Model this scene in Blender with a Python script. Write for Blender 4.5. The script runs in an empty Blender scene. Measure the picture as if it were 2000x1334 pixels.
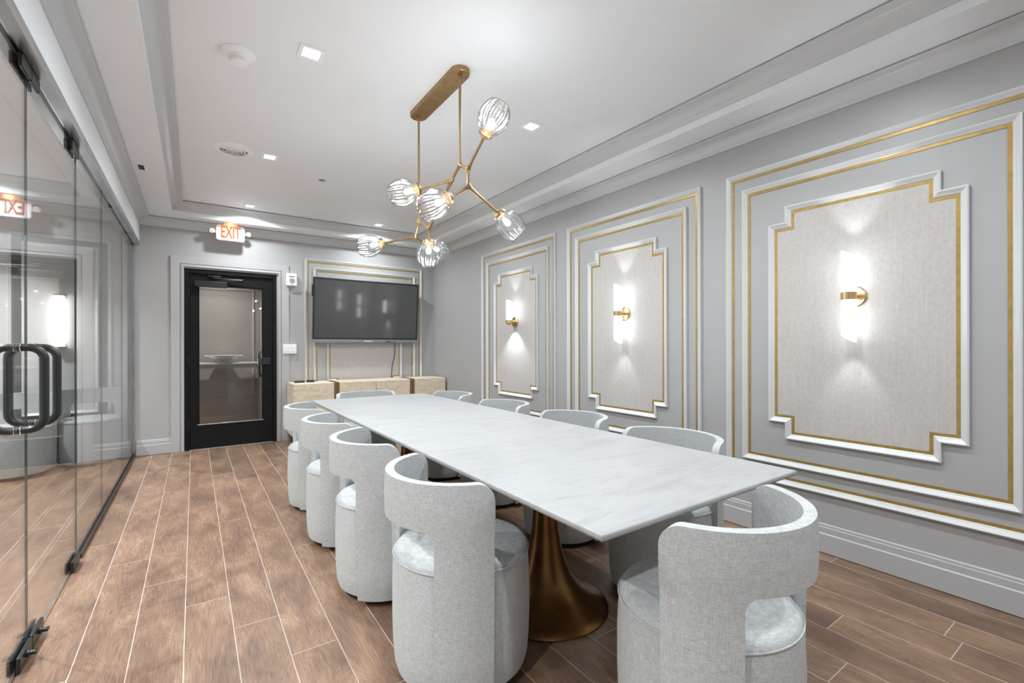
import bpy, bmesh, math, random
from mathutils import Vector, Matrix
random.seed(7)
PI = math.pi
SC = bpy.context.scene
COL = SC.collection

# ------------------------------------------------------------------ camera
YAW, ROLL, FPX, CYP, CAMH = math.radians(34.717), math.radians(-0.1032), 896.565, 674.366, 1.227
cam_d = bpy.data.cameras.new('camera'); cam = bpy.data.objects.new('camera', cam_d); COL.objects.link(cam)
cam_d.sensor_fit = 'HORIZONTAL'; cam_d.sensor_width = 36.0
cam_d.lens = FPX / 2000 * 36.0
cam_d.shift_y = (CYP - 667.0) / 2000
cam_d.clip_start = 0.02
fwd = Vector((math.sin(YAW), math.cos(YAW), 0)); rgt = Vector((math.cos(YAW), -math.sin(YAW), 0)); upv = Vector((0, 0, 1))
R_ = rgt * math.cos(ROLL) + upv * math.sin(ROLL); U_ = -rgt * math.sin(ROLL) + upv * math.cos(ROLL)
cam.matrix_world = Matrix(((R_.x, U_.x, -fwd.x, 0), (R_.y, U_.y, -fwd.y, 0), (R_.z, U_.z, -fwd.z, CAMH), (0, 0, 0, 1)))
SC.camera = cam
def pix(px, py, d):
    """3D point seen at a photo pixel, d metres along the optical axis"""
    return Vector((0, 0, CAMH)) + (fwd + R_ * ((px - 1000) / FPX) + U_ * ((CYP - py) / FPX)) * d

# ------------------------------------------------------------------ world, exposure
w = bpy.data.worlds.new('world'); SC.world = w; w.use_nodes = True
w.node_tree.nodes['Background'].inputs[0].default_value = (0.75, 0.78, 0.8, 1)
w.node_tree.nodes['Background'].inputs[1].default_value = 0.15
SC.view_settings.view_transform = 'Standard'; SC.view_settings.look = 'None'
SC.view_settings.gamma = 1.0; SC.view_settings.use_curve_mapping = False
SC.view_settings.exposure = 1.42
LIGHT_DOWN, LIGHT_BULB, TUBE_EMIT, LIGHT_FAN = 5.6, 1.7, 1.9, 1.6
LIGHT_FILL = 21.0  # power of the unseen fill lights added in hall and corridor

# ------------------------------------------------------------------ room measures (metres)
XR, YF, YB, XG = 3.06, 6.565, -1.2, -0.552      # right wall, far wall, back wall, glass plane
XBH = -0.497                                    # face of the bulkhead over the glass
ZC0, ZSOF, ZFAS, ZCEIL = 2.583, 2.68, 2.731, 2.83
XHL, YHF = -2.7, 6.95                           # hall beyond the glass
YCOR = 8.25                                     # corridor wall beyond the door

# ------------------------------------------------------------------ materials
MATS = {}
def newmat(name):
    m = bpy.data.materials.new(name); m.use_nodes = True
    nt = m.node_tree; b = nt.nodes['Principled BSDF']; MATS[name] = m
    return m, nt, b
def N(nt, typ, **kw):
    n = nt.nodes.new(typ)
    for k, v in kw.items():
        if k.startswith('_'): setattr(n, k[1:], v)
        else: n.inputs[k].default_value = v
    return n
def L(nt, a, b): nt.links.new(a, b)
def rgb(r, g, b): return (r, g, b, 1)
def plain(name, col, rough=.5, metal=0.0, spec=.5, bump=0.0, bscale=200, var=0.0, vscale=3):
    m, nt, b = newmat(name)
    b.inputs['Base Color'].default_value = rgb(*col); b.inputs['Roughness'].default_value = rough
    b.inputs['Metallic'].default_value = metal; b.inputs['Specular IOR Level'].default_value = spec
    tc = N(nt, 'ShaderNodeTexCoord')
    if var:
        nz = N(nt, 'ShaderNodeTexNoise', Scale=vscale, Detail=4); L(nt, tc.outputs['Object'], nz.inputs['Vector'])
        rp = N(nt, 'ShaderNodeValToRGB')
        rp.color_ramp.elements[0].position = .3; rp.color_ramp.elements[1].position = .7
        rp.color_ramp.elements[0].color = rgb(*[c * (1 - var) for c in col]); rp.color_ramp.elements[1].color = rgb(*[min(1, c * (1 + var)) for c in col])
        L(nt, nz.outputs['Fac'], rp.inputs['Fac']); L(nt, rp.outputs['Color'], b.inputs['Base Color'])
    if bump:
        n2 = N(nt, 'ShaderNodeTexNoise', Scale=bscale, Detail=3); L(nt, tc.outputs['Object'], n2.inputs['Vector'])
        bp = N(nt, 'ShaderNodeBump', Strength=bump, Distance=.002); L(nt, n2.outputs['Fac'], bp.inputs['Height']); L(nt, bp.outputs['Normal'], b.inputs['Normal'])
    return m
plain('wall_paint', (.425, .428, .43), .42, bump=.04, bscale=120, var=.015)
plain('molding_paint', (.66, .675, .68), .3, bump=.02)
plain('ceiling_paint', (.83, .858, .88), .55, bump=.03, bscale=60, var=.01)
plain('crown_paint', (.60, .618, .63), .33)
plain('casing_paint', (.46, .464, .467), .35)
plain('gold_paint', (.42, .285, .085), .4, metal=.45, var=.12, vscale=30)
plain('brass', (.40, .268, .135), .40, metal=1.0, var=.12, vscale=25)
plain('brass_light', (.74, .55, .30), .28, metal=1.0, var=.06, vscale=25)
plain('bronze', (.235, .122, .045), .30, metal=1.0, var=.25, vscale=6)
plain('black_door', (.008, .008, .009), .5, spec=.2)
plain('black_metal', (.014, .016, .016), .32)
plain('black_plastic', (.018, .018, .02), .45)
plain('dark_slot', (.03, .03, .03), .7)
plain('white_plastic', (.90, .905, .91), .35)
plain('white_lacquer', (.82, .82, .80), .3)
plain('chrome', (.75, .75, .75), .15, metal=1.0)
plain('tv_bezel', (.30, .31, .33), .35, metal=.4)
plain('steel', (.56, .58, .59), .27, metal=1.0, var=.12, vscale=5)
plain('glass_edge', (.06, .08, .076), .25)
plain('hall_wall', (.72, .72, .71), .45, var=.02)
plain('hall_panel', (.13, .135, .135), .4)
plain('corridor_wall', (.40, .36, .32), .5, var=.03)
plain('corridor_trim', (.50, .46, .40), .4)
plain('grout', (.43, .37, .33), .8)
plain('dark_channel', (.05, .04, .033), .35, metal=.5)
plain('felt', (.02, .02, .02), .9)

def emit(name, col, s):
    m = bpy.data.materials.new(name); m.use_nodes = True; nt = m.node_tree; nt.nodes.clear()
    e = N(nt, 'ShaderNodeEmission', Strength=s); e.inputs[0].default_value = rgb(*col)
    o = N(nt, 'ShaderNodeOutputMaterial'); L(nt, e.outputs[0], o.inputs[0]); MATS[name] = m
emit('lamp_white', (1, 1, 1), 14)
emit('tube_white', (.975, .985, 1), TUBE_EMIT)
emit('hall_tube', (1, .99, .97), 4)
def clear_bulb():
    m = bpy.data.materials.new('bulb_warm'); m.use_nodes = True; nt = m.node_tree; nt.nodes.clear(); MATS['bulb_warm'] = m
    e = N(nt, 'ShaderNodeEmission', Strength=10); e.inputs[0].default_value = rgb(1, .95, .88)
    t = N(nt, 'ShaderNodeBsdfTransparent'); x = N(nt, 'ShaderNodeMixShader', Fac=.3); L(nt, t.outputs[0], x.inputs[1]); L(nt, e.outputs[0], x.inputs[2])
    o = N(nt, 'ShaderNodeOutputMaterial'); L(nt, x.outputs[0], o.inputs[0])
clear_bulb()
emit('exit_amber', (1, .27, .04), .38)
def exit_face():
    m, nt, b = newmat('exit_face')
    b.inputs['Base Color'].default_value = rgb(.78, .76, .75); b.inputs['Roughness'].default_value = .4
    b.inputs['Emission Color'].default_value = rgb(1, .75, .68); b.inputs['Emission Strength'].default_value = .08
exit_face()

def wood_tile():
    m, nt, b = newmat('wood_tile')
    tc = N(nt, 'ShaderNodeTexCoord'); oi = N(nt, 'ShaderNodeObjectInfo')
    mu = N(nt, 'ShaderNodeMath', _operation='MULTIPLY'); mu.inputs[1].default_value = 53.0; L(nt, oi.outputs['Random'], mu.inputs[0])
    cb = N(nt, 'ShaderNodeCombineXYZ'); L(nt, mu.outputs[0], cb.inputs[0]); L(nt, mu.outputs[0], cb.inputs[1])
    ad = N(nt, 'ShaderNodeVectorMath', _operation='ADD'); L(nt, tc.outputs['Object'], ad.inputs[0]); L(nt, cb.outputs[0], ad.inputs[1])
    # large cloudy patches
    mp = N(nt, 'ShaderNodeMapping'); mp.inputs['Scale'].default_value = (7, 2.4, 1); L(nt, ad.outputs[0], mp.inputs['Vector'])
    n1 = N(nt, 'ShaderNodeTexNoise', Scale=1.0, Detail=5, Roughness=.6, Distortion=.6); L(nt, mp.outputs[0], n1.inputs['Vector'])
    # cathedral grain
    mg = N(nt, 'ShaderNodeMapping'); mg.inputs['Scale'].default_value = (5.5, 1.3, 1); L(nt, ad.outputs[0], mg.inputs['Vector'])
    ng = N(nt, 'ShaderNodeTexNoise', Scale=1.2, Detail=2, Distortion=.8); L(nt, mg.outputs[0], ng.inputs['Vector'])
    ms = N(nt, 'ShaderNodeMath', _operation='MULTIPLY'); ms.inputs[1].default_value = 150; L(nt, ng.outputs['Fac'], ms.inputs[0])
    sn = N(nt, 'ShaderNodeMath', _operation='SINE'); L(nt, ms.outputs[0], sn.inputs[0])
    # fine fibre
    mf = N(nt, 'ShaderNodeMapping'); mf.inputs['Scale'].default_value = (260, 9, 1); L(nt, ad.outputs[0], mf.inputs['Vector'])
    nf = N(nt, 'ShaderNodeTexNoise', Scale=1.0, Detail=3); L(nt, mf.outputs[0], nf.inputs['Vector'])
    rp = N(nt, 'ShaderNodeValToRGB'); cr = rp.color_ramp
    cr.elements[0].position = .25; cr.elements[0].color = rgb(.120, .070, .047)
    cr.elements[1].position = .78; cr.elements[1].color = rgb(.325, .212, .135)
    e = cr.elements.new(.5); e.color = rgb(.208, .126, .082)
    L(nt, n1.outputs['Fac'], rp.inputs['Fac'])
    s2 = N(nt, 'ShaderNodeMath', _operation='MULTIPLY_ADD'); s2.inputs[1].default_value = .09; s2.inputs[2].default_value = .98; L(nt, sn.outputs[0], s2.inputs[0])
    f2 = N(nt, 'ShaderNodeMath', _operation='MULTIPLY_ADD'); f2.inputs[1].default_value = 1.3; f2.inputs[2].default_value = .35; L(nt, nf.outputs['Fac'], f2.inputs[0])
    r2 = N(nt, 'ShaderNodeMath', _operation='MULTIPLY_ADD'); r2.inputs[1].default_value = .32; r2.inputs[2].default_value = .84; L(nt, oi.outputs['Random'], r2.inputs[0])
    m1 = N(nt, 'ShaderNodeMath', _operation='MULTIPLY'); L(nt, s2.outputs[0], m1.inputs[0]); L(nt, f2.outputs[0], m1.inputs[1])
    m2 = N(nt, 'ShaderNodeMath', _operation='MULTIPLY'); L(nt, m1.outputs[0], m2.inputs[0]); L(nt, r2.outputs[0], m2.inputs[1])
    vm = N(nt, 'ShaderNodeVectorMath', _operation='SCALE'); L(nt, rp.outputs['Color'], vm.inputs[0]); L(nt, m2.outputs[0], vm.inputs['Scale'])
    L(nt, vm.outputs[0], b.inputs['Base Color'])
    b.inputs['Roughness'].default_value = .40
    bp = N(nt, 'ShaderNodeBump', Strength=.25, Distance=.001); L(nt, m1.outputs[0], bp.inputs['Height']); L(nt, bp.outputs[0], b.inputs['Normal'])
wood_tile()

def marble():
    m, nt, b = newmat('marble')
    tc = N(nt, 'ShaderNodeTexCoord')
    mp = N(nt, 'ShaderNodeMapping'); mp.inputs['Scale'].default_value = (1.2, 4.5, 1); mp.inputs['Rotation'].default_value = (0, 0, .35); L(nt, tc.outputs['Object'], mp.inputs['Vector'])
    n1 = N(nt, 'ShaderNodeTexNoise', Scale=2.2, Detail=8, Roughness=.65, Distortion=.7); L(nt, mp.outputs[0], n1.inputs['Vector'])
    rp = N(nt, 'ShaderNodeValToRGB'); cr = rp.color_ramp
    cr.elements[0].position = .36; cr.elements[0].color = rgb(.372, .377, .38)
    cr.elements[1].position = .52; cr.elements[1].color = rgb(.412, .418, .422)
    L(nt, n1.outputs['Fac'], rp.inputs['Fac'])
    mp2 = N(nt, 'ShaderNodeMapping'); mp2.inputs['Scale'].default_value = (5, 26, 1); mp2.inputs['Rotation'].default_value = (0, 0, .25); L(nt, tc.outputs['Object'], mp2.inputs['Vector'])
    n2 = N(nt, 'ShaderNodeTexNoise', Scale=2.0, Detail=6, Roughness=.7); L(nt, mp2.outputs[0], n2.inputs['Vector'])
    r2 = N(nt, 'ShaderNodeValToRGB'); c2 = r2.color_ramp
    c2.elements[0].position = .33; c2.elements[0].color = rgb(.72, .73, .73); c2.elements[1].position = .46; c2.elements[1].color = rgb(1, 1, 1)
    L(nt, n2.outputs['Fac'], r2.inputs['Fac'])
    mx = N(nt, 'ShaderNodeMix', _data_type='RGBA', _blend_type='MULTIPLY'); mx.inputs[0].default_value = .45
    L(nt, rp.outputs[0], mx.inputs[6]); L(nt, r2.outputs[0], mx.inputs[7]); L(nt, mx.outputs[2], b.inputs['Base Color'])
    b.inputs['Roughness'].default_value = .45; b.inputs['Specular IOR Level'].default_value = .3
marble()

def fabric(name, c0, c1, sx, sz, rough=.9, bump=.5):
    """woven cloth: thread streaks in two directions"""
    m, nt, b = newmat(name)
    tc = N(nt, 'ShaderNodeTexCoord')
    def streak(sc):
        mp = N(nt, 'ShaderNodeMapping'); mp.inputs['Scale'].default_value = sc; L(nt, tc.outputs['Object'], mp.inputs['Vector'])
        n = N(nt, 'ShaderNodeTexNoise', Scale=1.0, Detail=4, Roughness=.7); L(nt, mp.outputs[0], n.inputs['Vector']); return n
    a = streak((sx * .12, sx * .12, sz)); c = streak((sx, sx, sz * .12))
    ad = N(nt, 'ShaderNodeMath', _operation='ADD'); L(nt, a.outputs['Fac'], ad.inputs[0]); L(nt, c.outputs['Fac'], ad.inputs[1])
    hf = N(nt, 'ShaderNodeMath', _operation='MULTIPLY'); hf.inputs[1].default_value = .5; L(nt, ad.outputs[0], hf.inputs[0])
    rp = N(nt, 'ShaderNodeValToRGB'); rp.color_ramp.elements[0].position = .38; rp.color_ramp.elements[1].position = .62
    rp.color_ramp.elements[0].color = rgb(*c0); rp.color_ramp.elements[1].color = rgb(*c1)
    L(nt, hf.outputs[0], rp.inputs['Fac']); L(nt, rp.outputs[0], b.inputs['Base Color'])
    b.inputs['Roughness'].default_value = rough; b.inputs['Specular IOR Level'].default_value = .2
    b.inputs['Sheen Weight'].default_value = .15
    bp = N(nt, 'ShaderNodeBump', Strength=bump, Distance=.001); L(nt, hf.outputs[0], bp.inputs['Height']); L(nt, bp.outputs[0], b.inputs['Normal'])
    return m
fabric('chair_fabric', (.375, .394, .396), (.605, .627, .63), 420, 420)
m_ = fabric('wallpaper', (.46, .44, .42), (.56, .545, .525), 420, 45, rough=.36, bump=.12)
MATS['wallpaper'].node_tree.nodes['Principled BSDF'].inputs['Specular IOR Level'].default_value = .5
fabric('raffia', (.66, .555, .41), (.92, .825, .655), 16, 260, rough=.6, bump=.4)

def screen():
    m, nt, b = newmat('screen')
    b.inputs['Base Color'].default_value = rgb(.028, .030, .030); b.inputs['Roughness'].default_value = .42; b.inputs['Specular IOR Level'].default_value = .8
    b.inputs['Coat Weight'].default_value = 1.0; b.inputs['Coat Roughness'].default_value = .07; b.inputs['Coat IOR'].default_value = 1.7
screen()

def thin_glass(name, tint, f0, rough=0.0, edge=1.0):
    """clear sheet: straight transmission plus angle dependent reflection"""
    m = bpy.data.materials.new(name); m.use_nodes = True; nt = m.node_tree; nt.nodes.clear(); MATS[name] = m
    lw = N(nt, 'ShaderNodeLayerWeight', Blend=.5)
    p = N(nt, 'ShaderNodeMath', _operation='POWER'); p.inputs[1].default_value = 5.0; L(nt, lw.outputs['Facing'], p.inputs[0])
    f = N(nt, 'ShaderNodeMath', _operation='MULTIPLY_ADD'); f.inputs[1].default_value = (1 - f0); f.inputs[2].default_value = f0; L(nt, p.outputs[0], f.inputs[0])
    tr = N(nt, 'ShaderNodeBsdfTransparent'); tr.inputs[0].default_value = rgb(*tint)
    if edge < 1:
        mx = N(nt, 'ShaderNodeMix', _data_type='RGBA'); mx.inputs[6].default_value = rgb(*tint); mx.inputs[7].default_value = rgb(*[t * edge for t in tint])
        p2 = N(nt, 'ShaderNodeMath', _operation='POWER'); p2.inputs[1].default_value = 2.2; L(nt, lw.outputs['Facing'], p2.inputs[0])
        L(nt, p2.outputs[0], mx.inputs[0]); L(nt, mx.outputs[2], tr.inputs[0])
    gl = N(nt, 'ShaderNodeBsdfGlossy', Roughness=rough)
    sh = N(nt, 'ShaderNodeMixShader'); L(nt, f.outputs[0], sh.inputs[0]); L(nt, tr.outputs[0], sh.inputs[1]); L(nt, gl.outputs[0], sh.inputs[2])
    o = N(nt, 'ShaderNodeOutputMaterial'); L(nt, sh.outputs[0], o.inputs[0])
def globe_glass():
    m = bpy.data.materials.new('shade_glass'); m.use_nodes = True; nt = m.node_tree; nt.nodes.clear(); MATS['shade_glass'] = m
    lw = N(nt, 'ShaderNodeLayerWeight', Blend=.5)
    p = N(nt, 'ShaderNodeMath', _operation='POWER'); p.inputs[1].default_value = 4.0; L(nt, lw.outputs['Facing'], p.inputs[0])
    f = N(nt, 'ShaderNodeMath', _operation='MULTIPLY_ADD'); f.inputs[1].default_value = .6; f.inputs[2].default_value = .05; L(nt, p.outputs[0], f.inputs[0])
    tr = N(nt, 'ShaderNodeBsdfTransparent'); tr.inputs[0].default_value = rgb(.97, .975, .98)
    mx = N(nt, 'ShaderNodeMix', _data_type='RGBA'); mx.inputs[6].default_value = rgb(.985, .988, .99); mx.inputs[7].default_value = rgb(.42, .43, .44)
    p2 = N(nt, 'ShaderNodeMath', _operation='POWER'); p2.inputs[1].default_value = 2.0; L(nt, lw.outputs['Facing'], p2.inputs[0])
    L(nt, p2.outputs[0], mx.inputs[0]); L(nt, mx.outputs[2], tr.inputs[0])
    tl = N(nt, 'ShaderNodeBsdfTranslucent'); tl.inputs[0].default_value = rgb(.9, .91, .92)
    b = N(nt, 'ShaderNodeMixShader', Fac=.006); L(nt, tr.outputs[0], b.inputs[1]); L(nt, tl.outputs[0], b.inputs[2])
    gl = N(nt, 'ShaderNodeBsdfGlossy', Roughness=.0)
    sh = N(nt, 'ShaderNodeMixShader'); L(nt, f.outputs[0], sh.inputs[0]); L(nt, b.outputs[0], sh.inputs[1]); L(nt, gl.outputs[0], sh.inputs[2])
    o = N(nt, 'ShaderNodeOutputMaterial'); L(nt, sh.outputs[0], o.inputs[0])
thin_glass('clear_glass', (.985, .99, .988), .05)
thin_glass('door_glass', (.80, .79, .77), .05)
globe_glass()

# ------------------------------------------------------------------ mesh helpers
class MB:
    def __init__(s): s.bm = bmesh.new()
    def face(s, pts):
        vs = [s.bm.verts.new(p) for p in pts]; return s.bm.faces.new(vs)
    def box(s, x0, x1, y0, y1, z0, z1, bev=0.0, M=None, seg=2):
        b = bmesh.new() if (bev or M is not None) else s.bm
        v = [b.verts.new((x, y, z)) for x in (x0, x1) for y in (y0, y1) for z in (z0, z1)]
        for f in ((0, 1, 3, 2), (4, 6, 7, 5), (0, 4, 5, 1), (2, 3, 7, 6), (0, 2, 6, 4), (1, 5, 7, 3)): b.faces.new([v[i] for i in f])
        if bev: bmesh.ops.bevel(b, geom=list(b.edges), offset=bev, segments=seg, profile=.5, affect='EDGES')
        if M is not None: bmesh.ops.transform(b, matrix=M, verts=b.verts)
        if b is not s.bm: s.merge(b)
        return s
    def merge(s, b):
        me = bpy.data.meshes.new('t'); b.to_mesh(me); b.free(); s.bm.from_mesh(me); bpy.data.meshes.remove(me)
    def lathe(s, prof, seg=40, M=None, cap0=False, cap1=False, rf=None):
        """prof: (r, z) list; rf(theta, i) scales r"""
        rings = []
        for i, (r, z) in enumerate(prof):
            if r < 1e-6:
                p = Vector((0, 0, z)); rings.append([s.bm.verts.new(M @ p if M else p)]); continue
            ring = []
            for k in range(seg):
                t = 2 * PI * k / seg; rr = r * (rf(t, i) if rf else 1)
                p = Vector((rr * math.cos(t), rr * math.sin(t), z)); ring.append(s.bm.verts.new(M @ p if M else p))
            rings.append(ring)
        for a, b in zip(rings, rings[1:]):
            for k in range(seg):
                k2 = (k + 1) % seg
                q = [a[k % len(a)], a[k2 % len(a)], b[k2 % len(b)], b[k % len(b)]]
                u = []
                for v in q:
                    if v not in u: u.append(v)
                if len(u) > 2: s.bm.faces.new(u)
        if cap0: s.bm.faces.new(list(reversed(rings[0])))
        if cap1: s.bm.faces.new(rings[-1])
        return s
    def tube(s, pts, rad, seg=10, closed=False, cap=True):
        pts = [Vector(p) for p in pts]; n = len(pts)
        rad = rad if isinstance(rad, (list, tuple)) else [rad] * n
        rings = []; prev = None
        for i, p in enumerate(pts):
            if closed: t = (pts[(i + 1) % n] - pts[i - 1])
            else: t = pts[min(i + 1, n - 1)] - pts[max(i - 1, 0)]
            t.normalize()
            if prev is None:
                ref = Vector((0, 0, 1)) if abs(t.z) < .9 else Vector((1, 0, 0)); u = t.cross(ref).normalized()
            else: u = (prev - t * prev.dot(t)).normalized()
            prev = u; v = t.cross(u)
            rings.append([s.bm.verts.new(p + (u * math.cos(2 * PI * k / seg) + v * math.sin(2 * PI * k / seg)) * rad[i]) for k in range(seg)])
        m = n if closed else n - 1
        for i in range(m):
            a, b = rings[i], rings[(i + 1) % n]
            for k in range(seg): s.bm.faces.new([a[k], a[(k + 1) % seg], b[(k + 1) % seg], b[k]])
        if cap and not closed:
            s.bm.faces.new(list(reversed(rings[0]))); s.bm.faces.new(rings[-1])
        return s
    def sphere(s, c, r, seg=16):
        n = seg // 2
        return s.lathe([(r * math.sin(PI * i / n) if 0 < i < n else 0, -r * math.cos(PI * i / n)) for i in range(n + 1)], seg, Matrix.Translation(c))
    def sweep(s, poly, prof, fn):
        """sweep a closed profile [(inward offset, height)] round a rectilinear polygon; fn(u, v, h) -> xyz"""
        n = len(poly); area = sum(poly[i][0] * poly[(i + 1) % n][1] - poly[(i + 1) % n][0] * poly[i][1] for i in range(n))
        sg = 1 if area > 0 else -1
        def nrm(i):
            a, b = poly[i % n], poly[(i + 1) % n]; dx, dy = b[0] - a[0], b[1] - a[1]; l = math.hypot(dx, dy); return (-dy / l * sg, dx / l * sg)
        rings = []
        for (o, h) in prof:
            ring = []
            for i in range(n):
                n0, n1 = nrm(i - 1), nrm(i)
                ring.append(s.bm.verts.new(fn(poly[i][0] + (n0[0] + n1[0]) * o, poly[i][1] + (n0[1] + n1[1]) * o, h)))
            rings.append(ring)
        return rings
    def loft(s, rings, close=True):
        m = len(rings) if close else len(rings) - 1
        for j in range(m):
            a, b = rings[j], rings[(j + 1) % len(rings)]; n = len(a)
            for i in range(n): s.bm.faces.new([a[i], a[(i + 1) % n], b[(i + 1) % n], b[i]])
        return s
    def frame(s, poly, prof, fn, close=True):
        return s.loft(s.sweep(poly, prof, fn), close)
    def build(s, name, mat, parent=None, smooth=None, loc=None, keep=False):
        bmesh.ops.recalc_face_normals(s.bm, faces=s.bm.faces)
        me = bpy.data.meshes.new(name); s.bm.to_mesh(me); s.bm.free()
        for mm in (mat if isinstance(mat, (list, tuple)) else [mat]): me.materials.append(MATS[mm])
        o = bpy.data.objects.new(name, me); COL.objects.link(o)
        if smooth is not None:
            for p in me.polygons: p.use_smooth = True
            if smooth: me.set_sharp_from_angle(angle=math.radians(smooth))
        if loc is not None: o.location = loc
        if parent is not None: o.parent = parent
        return o
def empty(name, loc=(0, 0, 0), rz=0.0):
    o = bpy.data.objects.new(name, None); o.empty_display_size = .1; COL.objects.link(o)
    o.location = loc; o.rotation_euler = (0, 0, rz); return o
def tag(o, label=None, cat=None, group=None, kind=None):
    if label: o['label'] = label
    if cat: o['category'] = cat
    if group: o['group'] = group
    if kind: o['kind'] = kind
    return o
def struct(o, label, cat): return tag(o, label, cat, kind='structure')
def boxo(name, mat, parent, *a, **k): return MB().box(*a, **k).build(name, mat, parent)
def copy_tree(o, parent=None):
    c = o.copy(); COL.objects.link(c); c.parent = parent
    for ch in list(o.children): copy_tree(ch, c)
    return c
def lamp(name, typ, parent, loc, energy, col=(1, 1, 1), **kw):
    d = bpy.data.lights.new(name, typ); d.energy = energy; d.color = col
    for k, v in kw.items(): setattr(d, k, v)
    o = bpy.data.objects.new(name, d); COL.objects.link(o); o.parent = parent; o.location = loc; return o
def rect(u0, u1, v0, v1): return [(u0, v0), (u1, v0), (u1, v1), (u0, v1)]

# ------------------------------------------------------------------ floor and its plank tiles
fl = MB().box(XHL - .1, XR + .15, YB - .15, YCOR + .1, -.12, -.0006).build('floor', 'grout')
struct(fl, 'floor of brown wood-look plank tiles with pale grout', 'floor')
TW, TL, TX0 = .1755, 1.447, -.035
JOINT = {-2: 3.37, -1: 2.985, 0: 2.646, 1: 2.324, 2: 1.994, 3: 1.61, 4: 1.289, 5: .95, 13: .857, 14: .498, 17: 1.107, 16: .3, 11: .72}
tile_mesh = {}
def tile(x0, x1, y0, y1):
    g = .0019; key = (round(x1 - x0, 3), round(y1 - y0, 3))
    cx, cy = (x0 + x1) / 2, (y0 + y1) / 2
    if key not in tile_mesh:
        hx, hy = (x1 - x0) / 2 - g, (y1 - y0) / 2 - g; c = .0007
        mb = MB(); b = mb.bm
        lo = [b.verts.new((sx * hx, sy * hy, -.006)) for sx, sy in ((-1, -1), (1, -1), (1, 1), (-1, 1))]
        md = [b.verts.new((sx * hx, sy * hy, -.0006)) for sx, sy in ((-1, -1), (1, -1), (1, 1), (-1, 1))]
        hi = [b.verts.new((sx * (hx - c), sy * (hy - c), 0)) for sx, sy in ((-1, -1), (1, -1), (1, 1), (-1, 1))]
        for A, B in ((lo, md), (md, hi)):
            for i in range(4): b.faces.new([A[i], A[(i + 1) % 4], B[(i + 1) % 4], B[i]])
        b.faces.new(hi)
        o = mb.build('plank_tile', 'wood_tile', fl); tile_mesh[key] = o.data
    else:
        o = bpy.data.objects.new('plank_tile', tile_mesh[key]); COL.objects.link(o); o.parent = fl
    o.location = (cx, cy, 0)
k = math.floor((XHL - TX0) / TW)
while TX0 + k * TW < XR:
    x0, x1 = max(TX0 + k * TW, XHL), min(TX0 + (k + 1) * TW, XR)
    j = JOINT.get(k, 2.646 - .339 * k + (.1 if k % 3 == 0 else 0)); j -= math.ceil((j - YB) / TL) * TL
    yend = YHF if x1 < XG else YF
    while j < yend:
        y0, y1 = max(j, YB), min(j + TL, yend)
        if y1 - y0 > .02 and x1 - x0 > .01: tile(x0, x1, y0, y1)
        j += TL
    k += 1

# ------------------------------------------------------------------ walls
wr = MB().box(XR, XR + .15, YB - .15, YF + .15, 0, 3.0).build('wall_right', 'wall_paint')
struct(wr, 'grey panelled wall with gold-lined moldings and sconces', 'wall')
mb = MB().box(-.600, -.094, YF, YF + .15, 0, 3.0).box(.874, XR, YF, YF + .15, 0, 3.0).box(-.094, .874, YF, YF + .15, 2.134, 3.0)
wf = mb.build('wall_far', 'wall_paint'); struct(wf, 'grey end wall with the black door and television', 'wall')
wb = MB().box(XHL, XR, YB - .15, YB, 0, 3.0).build('wall_back', 'wall_paint'); struct(wb, 'plain grey wall behind the viewer', 'wall')

MOLD = [(0, -.004), (0, .020), (.006, .023), (.013, .019), (.020, .012), (.028, .009), (.032, .004), (.032, -.004)]
def molding(parent, poly, fn, gold=True, prof=MOLD, mat='molding_paint', goldmat='gold_paint'):
    o = MB().frame(poly, prof, fn).build('panel_molding', mat, parent, 25)
    if gold:
        w0 = prof[-1][0] - .002
        MB().frame(poly, [(w0, -.004), (w0, .0035), (w0 + .018, .0035), (w0 + .018, -.004)], fn).build('gold_inlay', goldmat, o)
    return o
def notched(u0, u1, v0, v1, s=.1):
    return [(u0 + s, v0), (u1 - s, v0), (u1 - s, v0 + s), (u1, v0 + s), (u1, v1 - s), (u1 - s, v1 - s), (u1 - s, v1), (u0 + s, v1), (u0 + s, v1 - s), (u0, v1 - s), (u0, v0 + s), (u0 + s, v0 + s)]
def plaque(parent, u0, u1, v0, v1, fn, s=.1):
    poly = notched(u0, u1, v0, v1, s)
    m = MB(); rings = m.sweep(poly, [(.02, .0)], lambda u, v, h: fn(u, v, .002)); m.bm.faces.new(rings[0])
    back = m.sweep(poly, [(.02, 0)], lambda u, v, h: fn(u, v, -.004)); m.loft([rings[0], back[0]], False)
    m.build('wallpaper_panel', 'wallpaper', parent)
    return molding(parent, poly, fn)
fr = lambda u, v, h: (XR - h, u, v)
ff = lambda u, v, h: (u, YF - h, v)
Z_OUT, Z_IN = (.347, 2.383), (.468, 2.267)
PANELS = [(4.350, .732, .6125, .4375), (2.703, .730, .612, .437), (1.024, .751, .6385, .4655), (-.60, .70, .58, .42)]
for (yc, ho, hi, hp) in PANELS:
    ho = min(ho, yc - YB - .03)if yc < 0 else ho
    molding(wr, rect(yc - ho, yc + ho, *Z_OUT), fr)
    molding(wr, rect(yc - hi, yc + hi, *Z_IN), fr)
    plaque(wr, yc - hp, yc + hp, .638, 2.092, fr)
molding(wf, rect(1.207, 2.863, *Z_OUT), ff); molding(wf, rect(1.315, 2.752, *Z_IN), ff)
plaque(wf, 1.483, 2.546, .638, 2.092, ff)

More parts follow.
